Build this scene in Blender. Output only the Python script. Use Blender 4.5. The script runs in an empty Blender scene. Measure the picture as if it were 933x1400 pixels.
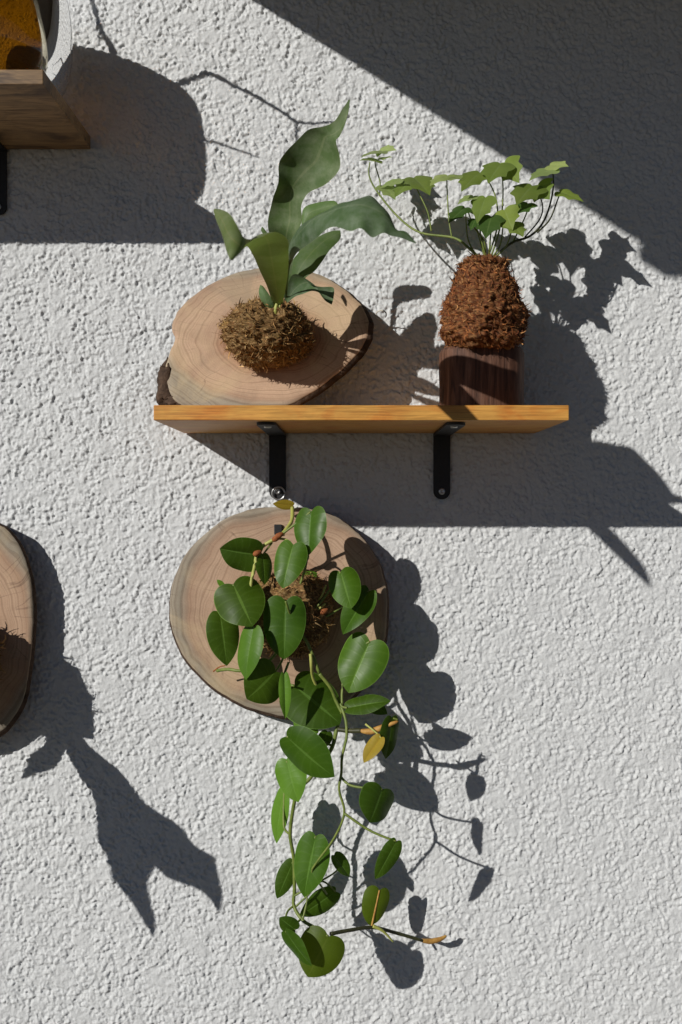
import bpy, math, random
import numpy as np
from mathutils import Vector, Matrix, noise

scene = bpy.context.scene
R = math.radians
# ------------------------------------------------------------------ camera, sky, sun
D = 1.2                      # metres from the lens to the wall
U = 36.0 / 35.0 * D / 1400   # metres on the wall per unit of the measuring grid
CX, CY, H = 480.0, 690.0, 1.5
cam_data = bpy.data.cameras.new('camera')
cam = bpy.data.objects.new('camera', cam_data)
scene.collection.objects.link(cam)
cam.location = (0, -D, H)
cam.rotation_euler = (R(90), 0, 0)
cam_data.lens = 35
cam_data.sensor_width = 36
cam_data.shift_x = (466.5 - CX) / 1400
cam_data.shift_y = (CY - 700) / 1400
cam_data.clip_start = 0.02
cam_data.clip_end = 500
cam_data.dof.use_dof = True
cam_data.dof.focus_distance = 1.09
cam_data.dof.aperture_fstop = 9
scene.camera = cam

SX, SY = 0.97, 0.607         # shadow run to the right / downwards for each unit of depth
sun_vec = Vector((-SX, -1, SY)).normalized()
world = bpy.data.worlds.new('World'); scene.world = world
world.use_nodes = True
wn = world.node_tree.nodes
sky = wn.new('ShaderNodeTexSky'); sky.sky_type = 'NISHITA'; sky.sun_disc = False
sky.altitude = 2500; sky.air_density = 0.45; sky.dust_density = 0.1
sky.sun_elevation = math.asin(sun_vec.z)
sky.sun_rotation = math.atan2(sun_vec.x, sun_vec.y)
world.node_tree.links.new(sky.outputs[0], wn['Background'].inputs[0])
wn['Background'].inputs[1].default_value = 0.05
sun_data = bpy.data.lights.new('sun', 'SUN')
sun_data.energy = 5.0; sun_data.angle = R(0.53); sun_data.color = (1.0, 0.965, 0.91)
sun = bpy.data.objects.new('sun', sun_data)
scene.collection.objects.link(sun)
sun.rotation_euler = (-sun_vec).to_track_quat('-Z', 'Y').to_euler()
scene.view_settings.view_transform = 'Standard'
scene.view_settings.look = 'None'
scene.view_settings.exposure = -0.33
scene.view_settings.gamma = 1
scene.render.engine = 'CYCLES'
scene.cycles.max_bounces = 10
scene.cycles.transparent_max_bounces = 12
scene.cycles.caustics_refractive = True

rng = random.Random(11)
nrng = np.random.default_rng(5)
COL = scene.collection

# ------------------------------------------------------------------ helpers
def P(px, py, z):
    """point seen at grid (px,py) that stands z grid units in front of the wall"""
    d = z * U; k = 1 - d / D
    return Vector(((px - CX) * U * k, -d, H - (py - CY) * U * k))
def O(ox, oy, z):
    """point whose foot on the wall is grid (ox,oy)"""
    return Vector(((ox - CX) * U, -z * U, H - (oy - CY) * U))
def SH(sx, sy, z):
    """point at depth z whose sun shadow lands on wall grid (sx,sy)"""
    return O(sx - SX * z, sy - SY * z, z)

def mesh_obj(name, verts, faces, mat, parent=None, smooth=True, uvs=None, mats=None, midx=None, cols=None):
    me = bpy.data.meshes.new(name)
    me.from_pydata([tuple(v) for v in verts], [], faces)
    if smooth:
        me.polygons.foreach_set('use_smooth', [True] * len(me.polygons))
    if uvs is not None:
        l = me.uv_layers.new(name='UVMap')
        li = np.empty(len(me.loops), dtype=np.int32); me.loops.foreach_get('vertex_index', li)
        l.data.foreach_set('uv', np.asarray(uvs, dtype=np.float32)[li].ravel())
    if cols is not None:
        a = me.color_attributes.new('tint', 'FLOAT_COLOR', 'POINT')
        a.data.foreach_set('color', np.asarray(cols, dtype=np.float32).ravel())
    for m in (mats or [mat]):
        me.materials.append(m)
    if midx is not None:
        me.polygons.foreach_set('material_index', midx)
    me.update()
    o = bpy.data.objects.new(name, me)
    COL.objects.link(o)
    if parent is not None:
        o.parent = parent
        o.matrix_parent_inverse = Matrix.Translation(-parent.location)
    return o
def thing(name, loc, label, cat, group=None):
    e = bpy.data.objects.new(name, None); COL.objects.link(e)
    e.location = loc; e.empty_display_size = 0.02
    return tag(e, label, cat, group)
def tag(o, label, cat, group=None):
    o['label'] = label; o['category'] = cat
    if group: o['group'] = group
    return o

def catmull(pts, n, closed=False):
    pts = [np.asarray(p, dtype=float) for p in pts]
    m = len(pts); out = []
    segs = m if closed else m - 1
    for i in range(segs):
        if closed:
            a, b, c, d = pts[i - 1], pts[i], pts[(i + 1) % m], pts[(i + 2) % m]
        else:
            a, b, c, d = pts[max(i - 1, 0)], pts[i], pts[i + 1], pts[min(i + 2, m - 1)]
        for k in range(n):
            t = k / n
            out.append(0.5 * (2 * b + (c - a) * t + (2 * a - 5 * b + 4 * c - d) * t * t + (-a + 3 * b - 3 * c + d) * t ** 3))
    if not closed: out.append(pts[-1])
    return out

def tube_data(pts, radii, seg=7):
    """round tube along points; returns verts, faces"""
    pts = [Vector(p) for p in pts]; V = []; F = []
    n = len(pts)
    up = Vector((0.13, 0.31, 0.94))
    for i, p in enumerate(pts):
        t = (pts[min(i + 1, n - 1)] - pts[max(i - 1, 0)])
        t = t.normalized() if t.length > 1e-9 else Vector((0, 0, 1))
        a = t.cross(up)
        if a.length < 1e-4: a = t.cross(Vector((1, 0, 0)))
        a.normalize(); b = t.cross(a)
        for k in range(seg):
            an = 2 * math.pi * k / seg
            V.append(p + (a * math.cos(an) + b * math.sin(an)) * radii[i])
    for i in range(n - 1):
        for k in range(seg):
            k2 = (k + 1) % seg
            F.append((i * seg + k, i * seg + k2, (i + 1) * seg + k2, (i + 1) * seg + k))
    F.append(tuple(range(seg - 1, -1, -1))); F.append(tuple((n - 1) * seg + k for k in range(seg)))
    return V, F
def stem(name, pts, r0, r1, mat, parent, n=6, seg=7, wob=0.0):
    """pts: (px,py,z) control points, radius in grid units"""
    c = catmull([tuple(P(*p)) for p in pts], n)
    rr = [(r0 + (r1 - r0) * i / (len(c) - 1)) * U * (1 + wob * math.sin(i * 2.1)) for i in range(len(c))]
    V, F = tube_data(c, rr, seg)
    return mesh_obj(name, V, F, mat, parent)

def box_data(lo, hi, bev=0.0):
    """bevelled box as 24-corner hull"""
    import bmesh
    bm = bmesh.new()
    bmesh.ops.create_cube(bm, size=1)
    for v in bm.verts:
        v.co = Vector([lo[i] + (hi[i] - lo[i]) * (v.co[i] + 0.5) for i in range(3)])
    if bev:
        bmesh.ops.bevel(bm, geom=bm.edges[:], offset=bev, segments=2, affect='EDGES', profile=0.5)
    V = [v.co.copy() for v in bm.verts]; bm.verts.index_update()
    F = [tuple(v.index for v in f.verts) for f in bm.faces]
    bm.free()
    return V, F
def obox(ox0, ox1, oy0, oy1, z0, z1, bev=0.0):
    a, b = O(ox0, oy1, z1), O(ox1, oy0, z0)
    return box_data(a, b, bev * U)

# ------------------------------------------------------------------ materials
class NT:
    def __init__(self, name):
        self.m = bpy.data.materials.new(name); self.m.use_nodes = True
        self.t = self.m.node_tree; self.n = self.t.nodes; self.b = self.n['Principled BSDF']
        self.out = self.n['Material Output']
    def node(self, typ, **kw):
        x = self.n.new(typ)
        for k, v in kw.items():
            if k.startswith('i_'):
                x.inputs[k[2:].replace('_', ' ')].default_value = v
            else: setattr(x, k, v)
        return x
    def link(self, a, b): self.t.links.new(a, b)
    def coord(self, kind='Object', scale=(1, 1, 1), loc=(0, 0, 0), rot=(0, 0, 0)):
        tc = self.node('ShaderNodeTexCoord'); mp = self.node('ShaderNodeMapping')
        mp.inputs['Scale'].default_value = scale; mp.inputs['Location'].default_value = loc
        mp.inputs['Rotation'].default_value = rot
        self.link(tc.outputs[kind], mp.inputs[0]); return mp.outputs[0]
    def noise(self, vec, scale, detail=4, rough=0.55, dist=0.0):
        x = self.node('ShaderNodeTexNoise'); self.link(vec, x.inputs['Vector'])
        x.inputs['Scale'].default_value = scale; x.inputs['Detail'].default_value = detail
        x.inputs['Roughness'].default_value = rough; x.inputs['Distortion'].default_value = dist
        return x.outputs['Fac']
    def ramp(self, fac, stops, interp='LINEAR'):
        x = self.node('ShaderNodeValToRGB'); x.color_ramp.interpolation = interp
        e = x.color_ramp.elements
        while len(e) < len(stops): e.new(0.5)
        for q, (p, c) in zip(e, stops):
            q.position = p; q.color = c if len(c) == 4 else (*c, 1)
        self.link(fac, x.inputs[0]); return x.outputs[0]
    def mix(self, fac, a, b, mode='MIX'):
        x = self.node('ShaderNodeMix', data_type='RGBA', blend_type=mode)
        for s, v in (('Factor', fac), ('A', a), ('B', b)):
            i = [q for q in x.inputs if q.name == s and q.type in (('VALUE',) if s == 'Factor' else ('RGBA',))][0]
            if hasattr(v, 'is_output'): self.link(v, i)
            else: i.default_value = v if s == 'Factor' else (*v, 1) if len(v) == 3 else v
        return [q for q in x.outputs if q.type == 'RGBA'][0]
    def math(self, op, a, b=None):
        x = self.node('ShaderNodeMath', operation=op)
        for i, v in enumerate((a, b)):
            if v is None: continue
            if hasattr(v, 'is_output'): self.link(v, x.inputs[i])
            else: x.inputs[i].default_value = v
        return x.outputs[0]
    def bump(self, h, strength=0.3, dist=0.002):
        x = self.node('ShaderNodeBump'); x.inputs['Strength'].default_value = strength
        x.inputs['Distance'].default_value = dist
        self.link(h, x.inputs['Height']); self.link(x.outputs[0], self.b.inputs['Normal']); return x
    def base(self, c, rough=0.6, spec=0.4):
        if hasattr(c, 'is_output'): self.link(c, self.b.inputs['Base Color'])
        else: self.b.inputs['Base Color'].default_value = (*c, 1)
        if hasattr(rough, 'is_output'): self.link(rough, self.b.inputs['Roughness'])
        else: self.b.inputs['Roughness'].default_value = rough
        self.b.inputs['Specular IOR Level'].default_value = spec
        return self.m

def m_wall(name='white_stucco', coarse=False):
    t = NT(name)
    v = t.coord('Object')
    n1 = t.noise(v, 3.0, 5, 0.6); n2 = t.noise(v, 420, 5, 0.65)
    c = t.ramp(n1, [(0.3, (0.588, 0.605, 0.612)), (0.7, (0.63, 0.645, 0.648))])
    c = t.mix(0.25, c, t.ramp(n2, [(0.35, (0.54, 0.54, 0.54)), (0.6, (0.68, 0.68, 0.68))]))
    if coarse:
        n3 = t.ramp(t.noise(v, 95, 4, 0.6, 0.4), [(0.40, (0, 0, 0)), (0.50, (1, 1, 1))])
        t.bump(t.math('ADD', n3, t.math('MULTIPLY', n2, 0.6)), 0.9, 0.0022)
    else:
        t.bump(n2, 0.5, 0.0016)
    return t.base(c, 0.85, 0.25)
def m_wood_shelf(name, dark, light, streak, seed):
    t = NT(name)
    v = t.coord('Object', (2.2, 26, 26), (seed, seed * 0.7, 0))
    g = t.noise(v, 4.0, 6, 0.62, 0.8)
    v2 = t.coord('Object', (9, 220, 220), (seed, 0, seed))
    f = t.noise(v2, 3.0, 4, 0.6, 0.3)
    v3 = t.coord('Object', (6, 9, 9), (0, seed, seed))
    k = t.noise(v3, 2.2, 4, 0.6, 1.2)
    c = t.ramp(g, [(0.3, dark), (0.46, light), (0.56, tuple(x * 0.86 for x in light)), (0.7, light)])
    c = t.mix(t.math('MULTIPLY', t.ramp(k, [(0.46, (0, 0, 0)), (0.66, (1, 1, 1))]), 0.75), c, streak)
    c = t.mix(0.55, c, t.ramp(f, [(0.35, (0.30, 0.26, 0.22)), (0.62, (0.9, 0.9, 0.9))]), 'MULTIPLY')
    t.bump(f, 0.25, 0.0006)
    return t.base(c, 0.5, 0.35)
def m_slice(name, centre, pale, mid, heart, rx=0.13, rz=0.13):
    """sawn end grain: growth rings round a centre in world space"""
    t = NT(name)
    v = t.coord('Object', (1 / rx, 0.0, 1 / rz), (-centre.x / rx, 0, -centre.z / rz))
    warp = t.node('ShaderNodeTexNoise'); warp.inputs['Scale'].default_value = 1.6; warp.inputs['Detail'].default_value = 2
    t.link(v, warp.inputs['Vector'])
    vm = t.node('ShaderNodeVectorMath', operation='MULTIPLY_ADD')
    t.link(warp.outputs['Color'], vm.inputs[0]); vm.inputs[1].default_value = (0.32, 0.32, 0.32); t.link(v, vm.inputs[2])
    vs = t.node('ShaderNodeVectorMath', operation='SUBTRACT'); t.link(vm.outputs[0], vs.inputs[0]); vs.inputs[1].default_value = (0.16, 0.16, 0.16)
    ln = t.node('ShaderNodeVectorMath', operation='LENGTH'); t.link(vs.outputs[0], ln.inputs[0])
    r = ln.outputs['Value']
    ringn = t.node('ShaderNodeTexNoise'); ringn.noise_dimensions = '1D'
    t.link(r, ringn.inputs['W']); ringn.inputs['Scale'].default_value = 34; ringn.inputs['Detail'].default_value = 3
    col = t.ramp(r, [(0.0, heart), (0.40, heart), (0.54, mid), (0.8, pale), (0.9, tuple(0.88 * x for x in mid)), (1.0, (mid[0] * 0.70, mid[0] * 0.60, mid[0] * 0.46))])
    rg = t.ramp(ringn.outputs['Fac'], [(0.36, (0.58, 0.53, 0.49)), (0.50, (1, 1, 1)), (0.62, (1, 1, 1)), (0.7, (0.82, 0.78, 0.75))])
    c = t.mix(0.55, col, rg, 'MULTIPLY')
    w = t.coord('Object')
    st = t.noise(w, 22, 6, 0.65, 0.6)
    c = t.mix(0.45, c, t.ramp(st, [(0.32, (0.55, 0.52, 0.5)), (0.55, (1, 1, 1))]), 'MULTIPLY')
    mot = t.noise(w, 9, 5, 0.7, 0.8)
    c = t.mix(t.math('MULTIPLY', t.ramp(mot, [(0.5, (0, 0, 0)), (0.68, (1, 1, 1))]), 0.45), c, (0.60, 0.46, 0.27))
    mot2 = t.noise(t.coord('Object', (1, 1, 1), (4, 2, 7)), 12, 5, 0.7, 0.8)
    c = t.mix(t.math('MULTIPLY', t.ramp(mot2, [(0.54, (0, 0, 0)), (0.70, (1, 1, 1))]), 0.40), c, (0.24, 0.19, 0.14))
    sx = t.node('ShaderNodeSeparateXYZ'); t.link(vs.outputs[0], sx.inputs[0])
    ang = t.math('ARCTAN2', sx.outputs['Z'], sx.outputs['X'])
    an = t.node('ShaderNodeTexNoise'); an.noise_dimensions = '2D'
    cb = t.node('ShaderNodeCombineXYZ'); t.link(ang, cb.inputs[0]); t.link(t.math('MULTIPLY', r, 0.12), cb.inputs[1])
    t.link(cb.outputs[0], an.inputs['Vector']); an.inputs['Scale'].default_value = 4.5; an.inputs['Detail'].default_value = 2
    cr = t.ramp(t.math('ABSOLUTE', t.math('SUBTRACT', an.outputs['Fac'], 0.5)), [(0.002, (1, 1, 1)), (0.010, (0, 0, 0))])
    crm = t.ramp(st, [(0.48, (0, 0, 0)), (0.58, (1, 1, 1))])
    c = t.mix(t.math('MULTIPLY', t.math('MULTIPLY', cr, crm), 0.5), c, (0.10, 0.06, 0.04))
    saw = t.noise(t.coord('Object', (60, 60, 900), (0, 0, 0), (0, 0.5, 0)), 1.0, 3, 0.6)
    fine = t.noise(w, 900, 3, 0.6)
    c = t.mix(0.35, c, t.ramp(fine, [(0.3, (0.7, 0.7, 0.7)), (0.6, (1.05, 1.05, 1.05))]), 'MULTIPLY')
    t.bump(t.math('ADD', t.math('MULTIPLY', saw, 0.6), t.math('ADD', fine, ringn.outputs['Fac'])), 0.25, 0.0006)
    return t.base(c, 0.72, 0.25)
def m_bark(name='dark_bark', a=(0.035, 0.022, 0.015), b=(0.12, 0.075, 0.05)):
    t = NT(name)
    n = t.noise(t.coord('Object', (1, 1, 1)), 95, 6, 0.65, 0.4)
    t.bump(n, 0.9, 0.004)
    return t.base(t.ramp(n, [(0.3, a), (0.7, b)]), 0.85, 0.2)
def m_block():
    t = NT('dark_block_wood')
    g = t.noise(t.coord('Object', (55, 55, 4)), 3.0, 6, 0.65, 0.7)
    c = t.ramp(g, [(0.32, (0.028, 0.013, 0.008)), (0.5, (0.10, 0.045, 0.027)), (0.68, (0.19, 0.098, 0.062))])
    t.bump(g, 0.7, 0.0022)
    return t.base(c, 0.65, 0.3)
def leafmat(name, dark, light, trans, tmix, rough=0.35, vein=(0.16, 0.3, 0.06), veins=9, scurf=0.0, vs=0.07, spec=0.18):
    t = NT(name)
    uv = t.node('ShaderNodeUVMap'); sp = t.node('ShaderNodeSeparateXYZ'); t.link(uv.outputs[0], sp.inputs[0])
    u, vv = sp.outputs['X'], sp.outputs['Y']                       # u: 0 midrib - 1 margin, v: base - tip
    n = t.noise(t.coord('Object'), 26, 4, 0.55)
    c = t.ramp(n, [(0.3, dark), (0.7, light)])
    rib = t.math('LESS_THAN', u, 0.055)
    c = t.mix(t.math('MULTIPLY', rib, 0.35), c, vein)
    ph = t.math('SUBTRACT', t.math('MULTIPLY', vv, veins * 6.283), t.math('MULTIPLY', u, 5.2))
    s = t.math('POWER', t.math('ABSOLUTE', t.math('COSINE', t.math('MULTIPLY', ph, 0.5))), 18)
    c = t.mix(t.math('MULTIPLY', s, vs), c, vein)
    mg = t.math('GREATER_THAN', u, 0.975)
    c = t.mix(t.math('MULTIPLY', mg, 0.5), c, vein)
    if scurf:
        n2 = t.noise(t.coord('Object'), 60, 5, 0.7)
        c = t.mix(t.math('MULTIPLY', t.ramp(n2, [(0.4, (0, 0, 0)), (0.75, (1, 1, 1))]), scurf), c, (0.30, 0.34, 0.28))
    oi = t.node('ShaderNodeObjectInfo')
    c = t.mix(1.0, c, t.ramp(oi.outputs['Random'], [(0.0, (0.78, 0.74, 0.7)), (0.5, (1, 1, 1)), (1.0, (1.22, 1.12, 0.95))]), 'MULTIPLY')
    sp2 = t.noise(t.coord('Object'), 700, 2, 0.5)
    c = t.mix(t.math('MULTIPLY', t.ramp(sp2, [(0.66, (0, 0, 0)), (0.74, (1, 1, 1))]), 0.16), c, (0.30, 0.27, 0.16))
    rough = t.ramp(t.noise(t.coord('Object'), 40, 3, 0.6), [(0.3, (rough * 0.85,) * 3), (0.7, (rough * 1.35,) * 3)])
    bn = t.noise(t.coord('Object'), 160, 3, 0.5)
    t.bump(t.math('ADD', t.math('MULTIPLY', s, -0.35), t.math('MULTIPLY', bn, 0.4)), 0.16, 0.0010)
    t.base(c, rough, spec)
    tr = t.node('ShaderNodeBsdfTranslucent'); tr.inputs['Color'].default_value = (*trans, 1)
    mx = t.node('ShaderNodeMixShader'); mx.inputs[0].default_value = tmix
    t.link(t.b.outputs[0], mx.inputs[1]); t.link(tr.outputs[0], mx.inputs[2]); t.link(mx.outputs[0], t.out.inputs['Surface'])
    return t.m
def m_simple(name, a, b, scale, rough=0.5, spec=0.4, bump=0.2, bd=0.001, metal=0.0):
    t = NT(name)
    n = t.noise(t.coord('Object'), scale, 4, 0.6)
    if bump: t.bump(n, bump, bd)
    t.b.inputs['Metallic'].default_value = metal
    return t.base(t.ramp(n, [(0.3, a), (0.7, b)]), rough, spec)
def m_tint(name, rough=0.8):
    t = NT(name)
    a = t.node('ShaderNodeAttribute'); a.attribute_name = 'tint'
    t.base(a.outputs['Color'], rough, 0.2)
    return t.m

M_wall = m_wall()
M_shelf = m_wood_shelf('honey_pine', (0.52, 0.22, 0.05), (0.76, 0.39, 0.085), (0.60, 0.20, 0.03), 3.1)
M_oldshelf = m_wood_shelf('weathered_board', (0.060, 0.030, 0.012), (0.38, 0.235, 0.105), (0.045, 0.022, 0.010), 7.7)
M_bark = m_bark()
M_block = m_block()
M_black = m_simple('black_steel', (0.012, 0.012, 0.013), (0.02, 0.02, 0.021), 300, 0.55, 0.4, 0.1, 0.0003)
M_steel = m_simple('screw_steel', (0.45, 0.45, 0.44), (0.6, 0.6, 0.58), 200, 0.35, 0.5, 0.05, 0.0003, 0.9)
M_phil = [leafmat('heart_leaf_mid', (0.034, 0.088, 0.005), (0.054, 0.125, 0.009), (0.13, 0.27, 0.010), 0.14, 0.38),
          leafmat('heart_leaf_deep', (0.026, 0.060, 0.004), (0.044, 0.090, 0.007), (0.11, 0.22, 0.01), 0.14, 0.40),
          leafmat('heart_leaf_bright', (0.075, 0.175, 0.016), (0.105, 0.22, 0.024), (0.18, 0.38, 0.02), 0.16, 0.36),
          leafmat('heart_leaf_yellow', (0.27, 0.20, 0.02), (0.38, 0.27, 0.035), (0.45, 0.36, 0.03), 0.25, 0.4, (0.42, 0.22, 0.04)),
          leafmat('heart_leaf_olive', (0.060, 0.105, 0.006), (0.090, 0.145, 0.010), (0.19, 0.27, 0.012), 0.18, 0.42, (0.14, 0.19, 0.03))]
M_stag = leafmat('staghorn_leaf', (0.045, 0.085, 0.032), (0.075, 0.125, 0.050), (0.12, 0.22, 0.03), 0.10, 0.48, (0.16, 0.2, 0.11), 3, 0.35)
M_stagp = leafmat('staghorn_leaf_pale', (0.06, 0.12, 0.035), (0.10, 0.17, 0.055), (0.18, 0.30, 0.04), 0.16, 0.48, (0.18, 0.24, 0.1), 3, 0.25)
M_stagu = leafmat('staghorn_leaf_brown', (0.075, 0.115, 0.040), (0.115, 0.160, 0.058), (0.24, 0.36, 0.06), 0.24, 0.5, (0.2, 0.2, 0.1), 3, 0.25)
M_ivy = [leafmat('ivy_leaf', (0.12, 0.18, 0.035), (0.18, 0.25, 0.06), (0.28, 0.40, 0.05), 0.24, 0.42, (0.22, 0.3, 0.12), 4),
         leafmat('ivy_leaf_pale', (0.22, 0.30, 0.10), (0.31, 0.39, 0.16), (0.34, 0.5, 0.10), 0.28, 0.45, (0.3, 0.4, 0.16), 4),
         leafmat('ivy_leaf_deep', (0.04, 0.09, 0.02), (0.07, 0.13, 0.03), (0.12, 0.24, 0.03), 0.14, 0.4, (0.16, 0.24, 0.08), 4)]
M_stem = m_simple('green_stem', (0.10, 0.15, 0.025), (0.20, 0.24, 0.05), 120, 0.5)
M_stemd = m_simple('dark_stem', (0.025, 0.03, 0.012), (0.06, 0.06, 0.02), 140, 0.55)
M_stemy = m_simple('yellow_stem', (0.30, 0.33, 0.07), (0.42, 0.42, 0.11), 120, 0.5)
M_node = m_simple('orange_sheath', (0.33, 0.15, 0.03), (0.55, 0.32, 0.08), 160, 0.6)
M_rust = m_simple('rust_node', (0.20, 0.055, 0.015), (0.34, 0.11, 0.03), 300, 0.8)
M_twig = m_simple('twig_bark', (0.06, 0.04, 0.025), (0.12, 0.085, 0.05), 200, 0.8)
M_fibre = m_tint('moss_fibre')
M_plastic = m_simple('white_plastic', (0.75, 0.75, 0.73), (0.82, 0.82, 0.8), 60, 0.4, 0.5, 0.05)

# ------------------------------------------------------------------ setting: ground, wall, canopy
g = mesh_obj('ground', [(-200, -200, 0), (200, -200, 0), (200, 0.5, 0), (-200, 0.5, 0)], [(0, 1, 2, 3)],
             m_simple('grey_paving', (0.105, 0.085, 0.056), (0.14, 0.11, 0.075), 3, 0.85, 0.2, 0.3, 0.004), smooth=False)
g['kind'] = 'structure'

def stucco():
    """trowelled stucco: a real relief sheet round the shelves, plain wall beyond"""
    st = 1.3
    x0, x1, y0, y1 = -80, 1015, -80, 1480
    nx = int((x1 - x0) / st) + 1; ny = int((y1 - y0) / st) + 1
    rg = np.random.default_rng(21)
    fx = np.fft.rfftfreq(nx, d=st); fy = np.fft.fftfreq(ny, d=st)
    FR = np.sqrt(fx[None, :] ** 2 + fy[:, None] ** 2)
    def band(wl, width):
        w = rg.standard_normal((ny, nx))
        f = np.fft.rfft2(w) * np.exp(-((np.log(np.maximum(FR, 1e-6) * wl)) ** 2) / (2 * width ** 2))
        a = np.fft.irfft2(f, s=(ny, nx)); return a / a.std()
    big = band(90, 0.5); a = band(20, 0.4); b = band(11, 0.35); c = band(6.0, 0.3); d = band(34, 0.45)
    f1 = 0.62 * a + 0.62 * b + 0.30 * d + 0.22 * c
    blob = np.tanh(4.2 * (f1 + 0.20))                                         # flat plateaus with steep sides
    f2 = 0.5 * a[::-1] + 0.7 * b[:, ::-1] + 0.3 * c[::-1, ::-1]
    grit = np.tanh(4.4 * (f2 - 0.78))                                         # small raised crumbs
    e = band(4.2, 0.25)
    h = blob * 0.52 + grit * 0.46 + 0.11 * c + 0.06 * b + 0.10 * e + 0.25 * big
    calm = 1 / (1 + np.exp(-(band(55, 0.5) * 2.2 + 1.6)))                     # some calmer trowelled spots
    h = h * (0.28 + 0.72 * calm)
    ed = np.minimum.outer(np.minimum(np.arange(ny), ny - 1 - np.arange(ny)), np.minimum(np.arange(nx), nx - 1 - np.arange(nx)))
    gx = np.linspace(0, 1, nx)[None, :]; gy = np.linspace(0, 1, ny)[:, None]
    h *= 1.15 - 0.22 * gx - 0.16 * gy                                          # the render was thrown on thicker toward the upper left
    h *= np.clip(ed / 12.0, 0, 1)
    AMP = 1.55
    xs = x0 + np.arange(nx) * st; ys = y0 + np.arange(ny) * st
    X, Y = np.meshgrid(xs, ys)
    jx = band(8, 0.4) * 0.25; jy = band(8, 0.4) * 0.25
    fade = np.clip(ed / 3.0, 0, 1)
    V = np.stack([(X + jx * fade - CX) * U, -(h * AMP - 1.4) * U, H - (Y + jy * fade - CY) * U], -1).reshape(-1, 3)
    V[:, 1] = np.where((ed == 0).ravel(), 1.4 * U, V[:, 1])
    i = np.arange(nx * ny).reshape(ny, nx)
    Q = np.stack([i[:-1, :-1], i[1:, :-1], i[1:, 1:], i[:-1, 1:]], -1).reshape(-1, 4)
    # the plain rest of the wall: eight sheets round the relief
    bx = [-6 / U + CX, xs[0], xs[-1], 6 / U + CX]
    by = [CY - (4.0 - H) / U, ys[0], ys[-1], CY + H / U]
    ev = []; eq = []; base = len(V)
    for r in range(4):
        for q in range(4):
            ev.append(((bx[q] - CX) * U, 1.4 * U, H - (by[r] - CY) * U))
    for r in range(3):
        for q in range(3):
            if r == 1 and q == 1: continue
            s = base + r * 4 + q
            eq.append((s, s + 4, s + 5, s + 1))
    V = np.vstack([V, np.array(ev)]); Q = np.vstack([Q, np.array(eq)])
    me = bpy.data.meshes.new('stucco_wall')
    me.vertices.add(len(V)); me.vertices.foreach_set('co', V.astype(np.float32).ravel())
    me.loops.add(len(Q) * 4); me.loops.foreach_set('vertex_index', Q.astype(np.int32).ravel())
    me.polygons.add(len(Q)); me.polygons.foreach_set('loop_start', np.arange(0, len(Q) * 4, 4, dtype=np.int32))
    me.update(calc_edges=True)
    me.polygons.foreach_set('use_smooth', np.ones(len(Q), dtype=bool))
    me.materials.append(M_wall); me.materials.append(m_wall('white_stucco_outer', True))
    mi = np.zeros(len(Q), dtype=np.int32); mi[-len(eq):] = 1
    me.polygons.foreach_set('material_index', mi)
    o = bpy.data.objects.new('stucco_wall', me); COL.objects.link(o)
    return tag(o, 'rough white stucco wall carrying the shelves and wood slices', 'wall')
stucco()

can = thing('canopy', O(140, -128, 0), 'deep canopy above the frame casting the dark shadow at upper right', 'canopy')
V, F = obox(140, 1900, -150, -128, 3, 800, 1.5)
M_can = m_simple('dark_stained_board', (0.05, 0.04, 0.03), (0.08, 0.065, 0.05), 8, 0.7)
mesh_obj('slab', V, F, M_can, can, smooth=False)
V, F = obox(136, 1900, -127.5, -106, 758, 800, 1.5)
mesh_obj('fascia', V, F, M_can, can, smooth=False)

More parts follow.
